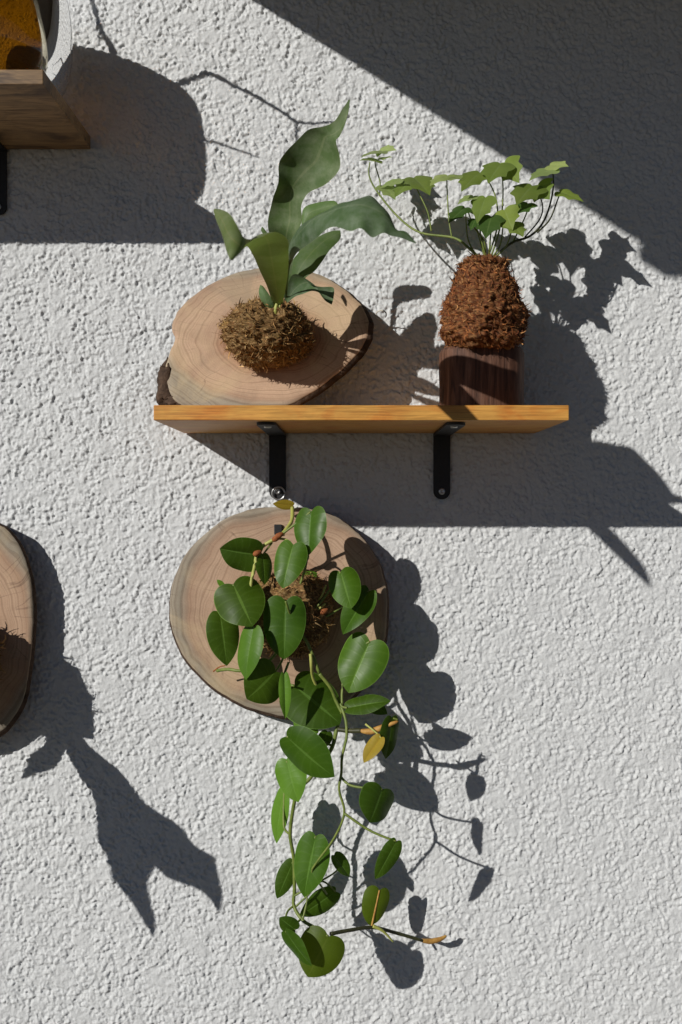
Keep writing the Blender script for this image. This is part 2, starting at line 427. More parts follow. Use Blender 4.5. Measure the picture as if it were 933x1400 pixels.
# ------------------------------------------------------------------ shelves
def shelf(label, ox0, ox1, oy0, oy1, depth, mat, bxs, arm=190):
    s = thing('wall_shelf', O((ox0 + ox1) / 2, oy1, 0), label, 'shelf', 'shelves on the stucco wall')
    V, F = obox(ox0, ox1, oy0, oy1, 1.0, depth, 0.9)
    mesh_obj('board', V, F, mat, s, smooth=False)
    for bx in bxs:
        br = bracket(bx, oy1 + 0.4, arm, s)
    return s
def bracket(cx, top, arm, parent, w=11.5, drop=90):
    """flat steel strip bent to an L, rounded at both ends; screws are its children"""
    t = 3.2
    path = []
    # outline strip in two plates with thickness
    V = []; F = []
    def plate(pts2d, f0, f1):
        b = len(V); n = len(pts2d)
        for p in pts2d: V.append(f0(p))
        for p in pts2d: V.append(f1(p))
        F.append(tuple(range(b, b + n))); F.append(tuple(range(b + 2 * n - 1, b + n - 1, -1)))
        for i in range(n):
            j = (i + 1) % n
            F.append((b + i, b + n + i, b + n + j, b + j))
    rnd = lambda L: [(-w, 0)] + [(w * math.cos(a), L - w + w * math.sin(a)) for a in np.linspace(math.pi, 0, 13)] + [(w, 0)]
    plate(rnd(drop), lambda p: O(cx + p[0], top + p[1], 1.2 + t), lambda p: O(cx + p[0], top + p[1], 1.2))
    plate(rnd(arm), lambda p: O(cx + p[0], top + 0.1, 4.5 + p[1]), lambda p: O(cx + p[0], top + 0.1 + t, 4.5 + p[1]))
    b = mesh_obj('bracket', V, F, M_black, parent, smooth=False)
    def screw(fx, fy, axis):
        Vs = []; Fs = []
        prof = [(4.6, 0), (4.6, 0.6), (3.6, 1.5), (1.7, 1.7), (1.5, 0.9), (0.0, 0.9)]
        n = 14
        for r_, h_ in prof:
            for k in range(n):
                a = 2 * math.pi * k / n
                if axis == 'wall': Vs.append(O(fx + r_ * math.cos(a), fy + r_ * math.sin(a), 1.2 + t + 0.1 + h_))
                else: Vs.append(O(fx + r_ * math.cos(a), top + t + 0.15 + h_, fy + r_ * math.sin(a)))
        for i in range(len(prof) - 1):
            for k in range(n):
                k2 = (k + 1) % n
                Fs.append((i * n + k, i * n + k2, (i + 1) * n + k2, (i + 1) * n + k))
        mesh_obj('screw', Vs, Fs, M_steel, b)
    screw(cx, top + drop - 11, 'wall')
    screw(cx, 4.5 + arm - 30, 'under')
    return b
shelf('honey coloured wooden shelf on two black brackets carrying the fern and ivy', 252, 732, 575, 592.5, 211, M_shelf, (380, 604))
shelf('dark weathered wooden shelf under the amber glass jar', -420, 124.5, 187, 204.5, 211, M_oldshelf, (-1, -300))

# ------------------------------------------------------------------ wood slices
def wood_slice(label, outline, zf, thick, mat, loc, back_grow=None, bark_edge=1.5, seed=0, bark_mat=None, nsub=6):
    """outline: grid points; zf(px,py): depth of the sawn face; bark all round"""
    s = thing('wood_slice', loc, label, 'wood slice', 'round wood slices used as plant boards')
    pts = catmull(outline, nsub, True)
    n = len(pts); r2 = random.Random(seed)
    c = np.mean(pts, axis=0)
    jit = [1 + 0.0025 * math.sin(i * 0.9 + seed) + 0.0025 * r2.uniform(-1, 1) for i in range(n)]
    def ring(scale, dz, jag=0.0, bg=False):
        out = []
        for i, p in enumerate(pts):
            q = c + (p - c) * scale * jit[i]
            if bg and back_grow: q = q + np.asarray(back_grow)
            z = zf(*q) + dz + (r2.uniform(-jag, jag) if jag else 0)
            out.append(P(q[0], q[1], max(z, 2.0)))
        return out
    # sawn face with a slightly uneven surface
    V = []; F = []
    ks = [0.0, 0.2, 0.4, 0.6, 0.8, 0.93, 0.985, 1.0]
    V.append(P(c[0], c[1], zf(*c)))
    for k in ks[1:]:
        V += ring(k, -1.6 if k == 1.0 else 0.0, 0.10)
    for i in range(n): F.append((0, 1 + (i + 1) % n, 1 + i))
    for a in range(len(ks) - 2):
        for i in range(n):
            j = (i + 1) % n
            F.append((1 + a * n + i, 1 + a * n + j, 1 + (a + 1) * n + j, 1 + (a + 1) * n + i))
    mesh_obj('sawn_face', V, F, mat, s)
    V = []; F = []
    levels = [(1.0, -1.9), (1.0 + bark_edge / 140, -5), (1.0 + bark_edge / 110, -thick * 0.4), (1.0 + bark_edge / 120, -thick * 0.75), (0.99, -thick)]
    for k, dz in levels: V += ring(k, dz, 0.7 if dz < -3 else 0.1, dz < -3)
    for a in range(len(levels) - 1):
        for i in range(n):
            j = (i + 1) % n
            F.append((a * n + i, a * n + j, (a + 1) * n + j, (a + 1) * n + i))
    F.append(tuple(range((len(levels) - 1) * n, len(levels) * n)))
    mesh_obj('bark', V, F, bark_mat or M_bark, s)
    return s
z4 = lambda x, y: (200 + x / 2.827, 350 + y / 2.827)
up_out = [z4(*p) for p in [(112, 560), (84, 500), (74, 440), (92, 375), (112, 320), (100, 285), (108, 245), (130, 205), (170, 165), (240, 115), (330, 72),
          (420, 50), (530, 44), (640, 62), (720, 98), (782, 142), (830, 190), (856, 240), (858, 290), (840, 345), (795, 402), (730, 462), (650, 522),
          (560, 572), (470, 592), (300, 596), (190, 592)]]
up_zf = lambda x, y: 40 + (y - 370) / 183 * 56
M_sl1 = m_slice('pale_end_grain', P(372, 458, 70), (0.56, 0.385, 0.26), (0.50, 0.33, 0.22), (0.42, 0.21, 0.12), 0.128, 0.085)
wood_slice('oval pale wood slice leaning on the honey shelf behind the staghorn fern', up_out, up_zf, 30, M_sl1, P(360, 559, 60), (4.5, 4.5), 2, 3)
def lump(name, c, ax, mat, parent, seed, amp=0.35):
    V = []; F = []; nu, nv = 24, 16
    for j in range(nv + 1):
        for i in range(nu):
            a = 2 * math.pi * i / nu; b = math.pi * j / nv
            d = Vector((math.cos(a) * math.sin(b), math.sin(a) * math.sin(b), math.cos(b)))
            q = 1 + amp * noise.fractal(d * 2.3 + Vector((seed, 0, 0)), 0.9, 2.1, 4)
            V.append(c + Vector((d.x * ax[0], d.y * ax[1], d.z * ax[2])) * q)
    for j in range(nv):
        for i in range(nu):
            F.append((j * nu + i, (j + 1) * nu + i, (j + 1) * nu + (i + 1) % nu, j * nu + (i + 1) % nu))
    return mesh_obj(name, V, F, mat, parent)
us = [o for o in COL.objects if o.name == 'wood_slice'][0]
lump('bark_flap', P(229, 529, 74), (13.5 * U, 13 * U, 29 * U), M_bark, us, 2.0, 0.4)
lump('bark_flap', P(244, 549, 84), (15 * U, 9 * U, 9 * U), M_bark, us, 5.0, 0.4)
c = P(521, 431, 28)
V, F = tube_data([c + Vector((math.cos(a) * 7.2 * U, -0.004 * math.cos(a), math.sin(a) * 6.4 * U)) for a in np.linspace(-0.6, 5.0, 26)], [0.8 * U] * 26, 6)
mesh_obj('wire_loop', V, F, m_simple('pale_wire', (0.5, 0.46, 0.38), (0.6, 0.56, 0.47), 90, 0.5), us)
low_out = [(380, 693), (330, 700), (290, 722), (255, 757), (236, 800), (233, 842), (245, 885), (275, 925), (310, 952), (350, 970), (395, 980), (432, 979),
           (470, 962), (500, 932), (521, 892), (529, 850), (528, 803), (516, 766), (495, 735), (465, 710), (425, 696)]
M_sl2 = m_slice('brown_end_grain', P(392, 830, 45), (0.52, 0.36, 0.25), (0.47, 0.31, 0.21), (0.42, 0.25, 0.155), 0.128, 0.122)
wood_slice('round wood slice hanging below the shelf behind the trailing heart-leaf plant', low_out, lambda x, y: 42, 38, M_sl2, P(385, 985, 4), (1.0, 2.5), 1.5, 5)
left_out = [(-66, 704), (-30, 706), (2, 719), (22, 738), (38, 773), (45, 812), (46, 850), (42, 900), (34, 950), (16, 985), (-12, 1008), (-60, 1020), (-110, 1008),
            (-150, 970), (-178, 915), (-186, 850), (-172, 785), (-140, 735), (-100, 711)]
M_sl3 = m_slice('left_end_grain', P(-80, 860, 32), (0.50, 0.34, 0.23), (0.45, 0.29, 0.19), (0.38, 0.22, 0.13), 0.118, 0.135)
wood_slice('dark barked wood slice cut off by the left edge of the picture', left_out, lambda x, y: 33, 31, M_sl3, P(-70, 1015, 4), (2.5, 2), 2.5, 8)

# ------------------------------------------------------------------ moss balls
def moss(parent, centre, ax, prof, pal, n_f, flen, seed, lump=0.10, squash_back=1.0):
    """lumpy body plus thousands of curled fibres; prof(t)->radius factor for t 0 (top) .. 1 (bottom); ax=(rx,ry,rz) metres"""
    rs = np.random.default_rng(seed)
    off = Vector((seed * 1.7, 0, 0))
    nu, nv = 130, 90
    def surf(th, t):
        r = prof(t)
        d = Vector((math.cos(th) * r, math.sin(th) * r, 1 - 2 * t))
        q = Vector((d.x * ax[0], d.y * ax[1] * (squash_back if d.y > 0 else 1), d.z * ax[2]))
        nn = noise.fractal(q * 46 + off, 0.9, 2.1, 4) * lump + noise.fractal(q * 170 + off, 0.8, 2.1, 4) * lump * 0.75 + noise.fractal(q * 520 + off, 0.8, 2.1, 2) * lump * 0.30
        return Vector((q.x * (1 + nn), q.y * (1 + nn), q.z * (1 + nn * 0.6)))
    V = []; F = []; C = []
    for j in range(nv + 1):
        t = j / nv
        for i in range(nu):
            V.append(centre + surf(2 * math.pi * i / nu, t))
            c = pal[rs.integers(len(pal))]; k = 0.30 + 0.5 * max(0, noise.fractal(V[-1] * 900, 0.9, 2, 2)) + 0.25 * rs.random()
            C.append((c[0] * k, c[1] * k, c[2] * k, 1))
    for j in range(nv):
        for i in range(nu):
            i2 = (i + 1) % nu
            F.append((j * nu + i, (j + 1) * nu + i, (j + 1) * nu + i2, j * nu + i2))
    F.append(tuple(range(nu))); F.append(tuple(nv * nu + nu - 1 - i for i in range(nu)))
    ball = mesh_obj('moss_ball', V, F, M_fibre, parent, cols=C)
    V = []; F = []; C = []
    for _ in range(n_f):
        t = rs.uniform(0.01, 0.99); th = rs.uniform(0, 2 * math.pi)
        p = surf(th, t)
        e = 0.02
        n = (surf(th + e, t) - p).cross(surf(th, min(t + e, 1.0)) - p) if t < 0.97 else p.copy()
        if n.dot(p) < 0: n = -n
        if n.length < 1e-12: n = p.copy()
        n.normalize()
        tang = n.cross(Vector(rs.standard_normal(3))).normalized()
        L = flen * (0.25 + 1.1 * rs.random() ** 2.2); w = L * rs.uniform(0.04, 0.12)
        curl = Vector(rs.standard_normal(3)) * 1.1
        pos = centre + p - n * 0.001; dirv = (tang * rs.uniform(0.6, 1.3) + n * rs.uniform(0.0, 0.55)).normalized()
        c = pal[rs.integers(len(pal))]; k = rs.uniform(0.35, 1.25)
        col = (c[0] * k, c[1] * k, c[2] * k, 1)
        b = len(V)
        for s in range(4):
            side = dirv.cross(n + curl * 0.3)
            if side.length < 1e-6: side = tang
            side = side.normalized() * w * (1 - 0.25 * s)
            V.append(pos + side); V.append(pos - side); C += [col, col]
            pos = pos + dirv * (L / 3)
            dirv = (dirv + (curl - n * 0.5) * 0.4).normalized()
        for s in range(3):
            F.append((b + 2 * s, b + 2 * s + 1, b + 2 * s + 3, b + 2 * s + 2))
    f = mesh_obj('moss_fibres', V, F, M_fibre, ball, smooth=False, cols=C)
    f.matrix_parent_inverse = Matrix()
    f['kind'] = 'stuff'
    return surf
PAL_BROWN = [(0.31, 0.16, 0.058), (0.46, 0.26, 0.10), (0.22, 0.105, 0.038), (0.36, 0.22, 0.075), (0.58, 0.38, 0.17), (0.24, 0.14, 0.045)]
PAL_RED = [(0.32, 0.105, 0.032), (0.43, 0.165, 0.052), (0.19, 0.055, 0.02), (0.50, 0.25, 0.095), (0.30, 0.13, 0.05), (0.13, 0.045, 0.018)]
sph = lambda t: math.sqrt(max(0, 1 - (1 - 2 * t) ** 2))

# ------------------------------------------------------------------ leaf builders
def loft_leaf(name, rows, mat, parent, bulge=0.15, nrow=5, ncol=10, conv=None, ripple=0.0, seed=0, flip=1):
    """rows: ((lx,ly,lz),(rx,ry,rz)) -> smooth blade between two edges, arched across"""
    conv = conv or (lambda p: P(*p))
    A = catmull([tuple(conv(r[0])) for r in rows], nrow)
    B = catmull([tuple(conv(r[1])) for r in rows], nrow)
    n = len(A); V = []; UV = []; F = []
    for i in range(n):
        a, b = Vector(A[i]), Vector(B[i])
        j0, j1 = max(i - 1, 0), min(i + 1, n - 1)
        tan = (Vector(A[j1]) + Vector(B[j1]) - Vector(A[j0]) - Vector(B[j0]))
        nor = (b - a).cross(tan)
        if nor.length > 1e-12: nor.normalize()
        if nor.y > 0: nor = -nor
        w = (b - a).length
        for k in range(ncol + 1):
            s = k / ncol
            arch = 4 * s * (1 - s) * bulge * w * flip
            rp = ripple * w * math.sin(i * 0.55 + seed + s * 2.0) * (abs(s - 0.5) * 2) ** 2
            V.append(a.lerp(b, s) + nor * (arch + rp))
            UV.append((abs(s - 0.5) * 2, i / (n - 1)))
    m = ncol + 1
    for i in range(n - 1):
        for k in range(ncol):
            F.append((i * m + k, i * m + k + 1, (i + 1) * m + k + 1, (i + 1) * m + k))
    return mesh_obj(name, V, F, mat, parent, uvs=UV)

HEART = [(0.0, 0.0), (0.11, -0.075), (0.25, -0.095), (0.385, -0.035), (0.475, 0.10), (0.505, 0.28), (0.49, 0.46), (0.43, 0.63), (0.33, 0.775), (0.21, 0.885), (0.09, 0.96), (0.0, 1.0)]
HEARTN = [(0.0, 0.0), (0.09, -0.045), (0.21, -0.055), (0.34, 0.02), (0.45, 0.16), (0.495, 0.33), (0.48, 0.50), (0.405, 0.67), (0.29, 0.81), (0.16, 0.92), (0.06, 0.985), (0.0, 1.02)]
IVY = [(0.0, 0.0), (0.12, -0.07), (0.28, -0.06), (0.43, 0.01), (0.56, 0.13), (0.50, 0.27), (0.40, 0.37), (0.41, 0.48), (0.43, 0.60), (0.33, 0.66), (0.22, 0.72), (0.11, 0.87), (0.0, 1.02)]
def blade(name, base, tip, width, mat, parent, roll=0.0, fold=0.12, curl=0.1, wav=0.03, shape=HEART, seed=0, nref=None, ncol=7, cup=0.16):
    """leaf blade: base and tip are world points, width metres; roll turns it about its midrib"""
    ax = tip - base; L = ax.length; u = ax / L
    ref = nref or Vector((-0.15, -1, 0.12))
    nv = (ref - u * ref.dot(u)).normalized()
    nv = Matrix.Rotation(R(roll), 3, u) @ nv
    sv = nv.cross(u).normalized()
    out = catmull(shape, 3)
    n = len(out); V = []; UV = []; F = []
    rs = random.Random(seed)
    ph = rs.uniform(0, 6.28); asym = rs.uniform(-0.05, 0.05)
    def add(x, y, uu, vv):
        X = x * width; Y = y * L
        h = abs(x) * 2 * fold * width - curl * L * (y ** 2) * 0.8 + wav * width * math.sin(y * 7 + ph + (2 if x > 0 else 0)) * (abs(x) * 2) ** 1.5
        h -= cup * width * (abs(x) * 2) ** 2.2 + cup * 0.8 * L * max(0, y - 0.55) ** 2
        V.append(base + u * Y + sv * X + nv * h); UV.append((uu, vv))
    for side in (1, -1):
        b0 = len(V)
        for i, (ox, oy) in enumerate(out):
            tmid = (i / (n - 1)) ** 1.1
            for k in range(ncol + 1):
                f = k / ncol
                g = f ** 0.85
                add(side * ox * f * (1 + asym * side), tmid * (1 - g) + oy * g, f, tmid)
        m = ncol + 1
        for i in range(n - 1):
            for k in range(ncol):
                q = (b0 + i * m + k, b0 + i * m + k + 1, b0 + (i + 1) * m + k + 1, b0 + (i + 1) * m + k)
                F.append(q if side == 1 else q[::-1])
    return mesh_obj(name, V, F, mat, parent, uvs=UV)

# ------------------------------------------------------------------ staghorn fern on the shelf
fern = thing('staghorn_fern', P(372, 470, 85), 'staghorn fern with long wavy grey-green leaves in a brown moss ball', 'fern', 'staghorn ferns mounted on wood slices')
moss(fern, P(366, 456, 100), (54 * U, 52 * U, 43 * U), sph, PAL_BROWN, 9000, 0.0085, 3, 0.12)
q2 = lambda x, y, z: (280 + x / 3.11, 120 + y / 3.11, z)
def rows(lst): return [(q2(a, b, z), q2(c, d, w)) for (a, b, z, c, d, w) in lst]
# tall upright leaf
loft_leaf('leaf', rows([(345, 900, 138, 362, 900, 140), (310, 760, 165, 375, 740, 170), (275, 620, 196, 395, 625, 216), (274, 540, 206, 412, 560, 226),
                        (288, 475, 218, 413, 500, 228), (314, 400, 238, 440, 450, 232), (314, 325, 246, 515, 410, 246), (340, 282, 250, 570, 352, 258),
                        (390, 225, 254, 573, 285, 264), (440, 180, 258, 560, 226, 270), (500, 165, 262, 574, 203, 276), (555, 138, 268, 592, 172, 280),
                        (592, 82, 276, 608, 110, 284), (612, 50, 282, 619, 50, 284)]), M_stag, fern, -0.22, ripple=0.03, seed=1, ncol=14)
# front leaf that arches out toward the viewer and droops to the left
loft_leaf('leaf', rows([(288, 918, 138, 332, 918, 140), (268, 850, 175, 345, 850, 178), (236, 780, 225, 355, 780, 222), (206, 712, 285, 357, 705, 272),
                        (183, 676, 345, 352, 645, 320), (166, 684, 400, 300, 613, 372), (142, 706, 465, 235, 636, 440), (115, 735, 525, 172, 640, 494),
                        (93, 695, 508, 136, 580, 484), (76, 632, 476, 108, 538, 456), (48, 560, 432, 72, 518, 418), (38, 522, 412, 44, 514, 410)]), M_stagu, fern, 0.10, seed=3)
# right hand leaf
loft_leaf('leaf', rows([(335, 890, 140, 350, 895, 142), (345, 790, 195, 362, 770, 205), (360, 675, 255, 378, 725, 275), (402, 602, 298, 422, 682, 330),
                        (470, 551, 326, 482, 626, 372), (540, 522, 346, 552, 600, 398), (602, 490, 358, 612, 599, 412), (652, 470, 366, 660, 608, 420),
                        (710, 471, 374, 702, 624, 422), (755, 495, 384, 742, 627, 420), (786, 546, 394, 776, 622, 418), (816, 600, 408, 810, 632, 416),
                        (856, 612, 409, 850, 645, 413), (901, 660, 411, 897, 662, 411)]), M_stag, fern, 0.14, ripple=0.04, seed=5)
# pale leaf behind
loft_leaf('leaf', rows([(345, 890, 135, 360, 892, 136), (362, 805, 138, 425, 812, 150), (370, 742, 136, 467, 780, 152), (418, 682, 132, 502, 735, 150), (480, 635, 128, 532, 690, 143),
                        (540, 609, 126, 570, 652, 136), (577, 606, 128, 580, 630, 131)]), M_stagp, fern, 0.10, seed=7)
loft_leaf('leaf', rows([(400, 700, 120, 420, 700, 120), (412, 580, 120, 432, 590, 122), (422, 512, 120, 470, 560, 124), (480, 488, 122, 525, 540, 127), (548, 480, 127, 556, 520, 130), (568, 496, 130, 566, 504, 130)]),
          M_stagp, fern, 0.10, seed=9)
loft_leaf('leaf', rows([(338, 905, 140, 352, 915, 142), (352, 840, 155, 385, 888, 158), (372, 797, 165, 420, 876, 168), (405, 797, 172, 455, 864, 176), (445, 832, 178, 484, 870, 182),
                        (490, 846, 183, 500, 890, 188), (545, 848, 186, 516, 908, 194), (551, 876, 190, 540, 922, 196)]), M_stag, fern, -0.25, seed=11)
loft_leaf('leaf', rows([(262, 935, 138, 295, 935, 140), (240, 905, 142, 290, 912, 144), (230, 870, 144, 275, 880, 146), (236, 838, 142, 250, 845, 143)]), M_stagp, fern, 0.15, seed=13)
loft_leaf('leaf', rows([(275, 660, 150, 282, 662, 150), (255, 630, 150, 274, 632, 150), (240, 608, 150, 258, 605, 150), (243, 592, 150, 246, 591, 150)]), M_stagp, fern, 0.1, seed=14)
for pts in ([(372, 432, 132), (373, 420, 138), (376, 408, 139)], [(381, 433, 132), (383, 421, 138), (384, 408, 138)], [(377, 436, 134), (377, 425, 140), (379, 414, 140)]):
    stem('stalk', pts, 3.2, 2.2, M_stemy, fern)

# ------------------------------------------------------------------ ivy kokedama on a wood block
blk = thing('wood_block', O(648, 575, 80), 'short dark wooden block on the shelf under the red-brown moss ball', 'wood block')
def block_mesh():
    V = []; F = []; n = 48
    prof = [(0.0, 0), (0.93, 0), (0.985, 2.0), (1.0, 6), (0.99, 30), (1.005, 58), (1.0, 77), (0.96, 82), (0.85, 83.5), (0.0, 83.5)]
    rs = random.Random(4)
    jit = [1 + 0.02 * math.sin(3 * a * 0.13 + 1) + rs.uniform(-0.012, 0.012) for a in range(n)]
    for s, h in prof:
        for k in range(n):
            a = 2 * math.pi * k / n
            sq = 1 / max(abs(math.cos(a)), abs(math.sin(a)))            # between round and square
            rr = 54 * s * (0.62 + 0.38 * min(sq, 1.25) * 1.0) * jit[k]
            V.append(O(647 + rr * math.cos(a) * 1.0, 574.6 - h, 80 + rr * math.sin(a)))
    for i in range(len(prof) - 1):
        for k in range(n):
            k2 = (k + 1) % n
            F.append((i * n + k, i * n + k2, (i + 1) * n + k2, (i + 1) * n + k))
    return V, F
V, F = block_mesh()
mesh_obj('block', V, F, M_block, blk)
ivy = thing('ivy_kokedama', O(648, 497, 110), 'ivy with small lobed leaves growing from a red-brown moss cone', 'ivy')
def cone(t):
    return (0.02 + 0.62 * (t / 0.12) ** 0.5) if t < 0.12 else (0.40 + 0.60 * math.sin(min(1, (t - 0.0) / 0.72) * math.pi / 2) ** 1.15) * (1.0 if t < 0.82 else 1.0 - 0.38 * ((t - 0.82) / 0.18) ** 2) if t < 0.995 else 0.2
moss(ivy, O(646, 437, 110), (51.5 * U, 53 * U, 60 * U), lambda t: min(cone(t), 1.0), PAL_RED, 11000, 0.0075, 9, 0.125)
IV = [  # base px,py,z   tip px,py,z   width  roll  material
    (522, 207, 58, 494, 211, 78, 26, 62, 1), (520, 205, 50, 541, 203, 62, 24, 70, 1), (517, 219, 64, 493, 216, 84, 20, -62, 1), (517, 218, 60, 536, 213, 66, 22, -60, 1),
    (524, 254, 62, 541, 270, 78, 26, 40, 1), (548, 246, 66, 520, 254, 66, 22, 55, 1), (566, 243, 62, 588, 262, 92, 40, 42, 0), (562, 247, 60, 540, 265, 86, 34, -48, 0),
    (612, 240, 92, 588, 250, 112, 28, 58, 1), (612, 241, 92, 637, 243, 112, 30, -56, 1), (656, 236, 105, 631, 257, 128, 36, 50, 0), 
    (685, 224, 108, 668, 246, 132, 40, 46, 0), (690, 222, 100, 708, 247, 126, 34, 38, 0), 
    (754, 231, 108, 724, 242, 132, 28, 56, 1), (752, 226, 104, 777, 225, 118, 26, 66, 1), (765, 262, 108, 798, 272, 124, 24, -52, 0), 
    (728, 254, 112, 707, 275, 138, 42, 42, 0), (735, 254, 106, 750, 270, 130, 36, 36, 0), (722, 278, 118, 704, 291, 136, 30, 48, 2), 
    (664, 270, 122, 652, 302, 140, 30, 18, 0), (636, 284, 122, 614, 301, 142, 24, 42, 2), (647, 268, 112, 626, 276, 126, 18, 55, 1),
    (672, 296, 130, 664, 323, 148, 34, 12, 2), (690, 287, 130, 700, 312, 148, 34, 22, 0), (699, 306, 132, 716, 321, 146, 30, 40, 0), 
    (650, 300, 124, 644, 313, 132, 16, 40, 2)]
for i, (bx, by, bz, tx, ty, tz, w, roll, mi) in enumerate(IV):
    flat = abs(roll) >= 40
    blade('leaf', P(bx, by, bz), P(tx, ty, tz + (6 if flat else 0)), w * U * (0.98 if flat else 1.02), M_ivy[mi], ivy, (roll - 50 if roll > 0 else roll + 50) * 0.6 if flat else roll * 0.4,
          0.08, 0.10, 0.04, IVY, 100 + i, Vector((-0.1, -0.62, 0.78)) if flat else Vector((-0.25, -1, 0.3)), 5, 0.10)
IVS = [([(655, 352, 112), (640, 338, 114), (620, 325, 108), (575, 318, 90), (545, 297, 72), (516, 262, 64), (505, 240, 62), (506, 222, 62)], 1.9, 0.9),
       ([(519, 268, 65), (520, 250, 64), (514, 228, 62), (513, 220, 61)], 1.0, 0.8), ([(590, 316, 96), (585, 290, 86), (572, 262, 74), (565, 246, 64)], 1.0, 0.8),
       ([(618, 324, 106), (614, 300, 104), (612, 268, 98), (611, 242, 92)], 1.0, 0.8), ([(664, 350, 112), (662, 330, 118), (648, 310, 120), (640, 288, 120)], 1.1, 0.8),
       ([(668, 350, 112), (680, 310, 112), (678, 270, 106), (664, 240, 105)], 1.2, 0.8), ([(672, 350, 112), (684, 310, 116), (688, 265, 110), (686, 228, 106)], 1.2, 0.8),
       ([(678, 350, 114), (700, 332, 118), (726, 322, 116), (745, 300, 112), (756, 262, 110), (756, 232, 108)], 1.9, 0.9), ([(735, 318, 115), (752, 300, 112), (762, 275, 110), (766, 264, 108)], 1.2, 0.8),
       ([(718, 324, 116), (738, 300, 114), (742, 280, 112), (733, 258, 110)], 1.0, 0.8), ([(665, 352, 114), (658, 325, 120), (656, 295, 122), (663, 272, 122)], 1.1, 0.8),
       ([(669, 352, 116), (670, 335, 124), (672, 310, 128), (672, 298, 130)], 1.1, 0.8), ([(673, 352, 116), (684, 335, 124), (688, 310, 128), (690, 290, 130)], 1.1, 0.8),
       ([(676, 352, 116), (690, 340, 122), (698, 322, 128), (699, 308, 131)], 1.1, 0.8), ([(653, 352, 112), (641, 330, 116), (638, 310, 120), (637, 290, 122)], 1.0, 0.8),
       ([(663, 352, 110), (652, 312, 112), (650, 290, 112), (648, 270, 112)], 0.9, 0.7), ([(700, 334, 118), (712, 310, 118), (720, 292, 118), (723, 280, 116)], 1.0, 0.8)]
for i, (pts, r0, r1) in enumerate(IVS):
    stem('stem', pts, r0, r1, M_stemd if i in (7, 8, 9) else M_stem, ivy)

# ------------------------------------------------------------------ trailing heart-leaf plant on the lower slice
phil = thing('heartleaf_plant', P(395, 835, 45), 'trailing plant with glossy heart-shaped leaves hanging from the lower slice', 'plant')
moss(phil, P(398, 838, 66), (52 * U, 42 * U, 56 * U), sph, PAL_BROWN, 6000, 0.0085, 6, 0.12)
HL = [  # base px,py,z, tip px,py,z, width, roll, fold, material, narrow?
    (426, 699, 112, 420, 757, 130, 44, 26, 0.16, 0, 0), (401, 745, 128, 385, 802, 148, 40, 8, 0.10, 0, 0), (353, 758, 100, 301, 752, 112, 44, -30, 0.22, 1, 0),
    (319, 799, 118, 345, 855, 140, 60, -20, 0.02, 1, 0), (391, 822, 116, 388, 901, 130, 53, -8, 0.10, 0, 0), (360, 758, 96, 363, 798, 108, 20, -50, 0.1, 1, 1),
    (301, 838, 98, 311, 909, 108, 40, -30, 0.08, 1, 1), (347, 858, 130, 332, 927, 142, 37, 28, 0.10, 2, 1), (377, 918, 122, 340, 957, 138, 54, -34, 0.04, 1, 0),
    (389, 922, 140, 391, 982, 148, 15, -20, 0.3, 2, 1), (403, 938, 100, 466, 988, 118, 64, -30, 0.04, 1, 0), (506, 877, 88, 475, 946, 104, 62, 12, 0.10, 0, 0),
    (466, 782, 96, 480, 831, 116, 40, -6, 0.03, 0, 0), (505, 808, 78, 469, 865, 96, 38, 14, 0.24, 0, 1), (475, 968, 112, 532, 956, 122, 24, -40, 0.15, 1, 1),
    (536, 981, 128, 531, 1038, 130, 24, -52, 0.1, 1, 1), (521, 1008, 140, 497, 1041, 152, 20, 25, 0.22, 3, 1), (392, 1007, 128, 453, 1064, 148, 54, 24, 0.05, 0, 1),
    (392, 1038, 92, 405, 1096, 110, 42, 8, 0.10, 2, 1), (389, 1081, 58, 373, 1153, 62, 26, 30, 0.15, 2, 1), (523, 1079, 142, 508, 1125, 158, 44, -48, 0.04, 1, 0),
    (432, 1143, 96, 414, 1226, 108, 47, 14, 0.12, 0, 1), (401, 1178, 66, 379, 1230, 70, 25, -12, 0.05, 1, 1), (457, 1169, 88, 479, 1198, 92, 18, -40, 0.25, 1, 1),
    (542, 1150, 136, 515, 1204, 140, 24, -22, 0.12, 1, 1), (459, 1219, 66, 411, 1253, 72, 31, -24, 0.10, 1, 1), (519, 1217, 60, 508, 1267, 70, 34, -30, 0.05, 4, 0),
    (404, 1271, 118, 383, 1256, 124, 21, 10, 0.10, 1, 0), (391, 1274, 126, 424, 1322, 136, 25, 34, 0.10, 0, 1), (449, 1280, 112, 421, 1337, 126, 57, -6, 0.02, 4, 0),
    (401, 691, 62, 374, 689, 70, 13, -20, 0.1, 3, 1), (306, 802, 104, 297, 793, 106, 7, 0, 0.1, 2, 1), (419, 757, 96, 403, 776, 104, 15, -30, 0.2, 2, 1),
    (433, 786, 70, 414, 784, 78, 9, 0, 0.1, 2, 1), (432, 1004, 108, 402, 990, 112, 22, -10, 0.1, 2, 1), (448, 1000, 110, 440, 1024, 112, 18, -30, 0.1, 1, 1),
    (338, 866, 100, 360, 880, 104, 34, -30, 0.1, 1, 0), (498, 955, 96, 530, 975, 100, 20, -40, 0.1, 1, 1)]
for i, (bx, by, bz, tx, ty, tz, w, roll, fold, mi, nar) in enumerate(HL):
    blade('leaf', P(bx, by, bz), P(tx, ty, tz), w * U / math.cos(R(roll * 0.7)) * 1.0, M_phil[mi], phil, roll * 0.85, fold, rng.uniform(0.04, 0.14), rng.uniform(0.02, 0.05), HEARTN if nar else HEART, i)
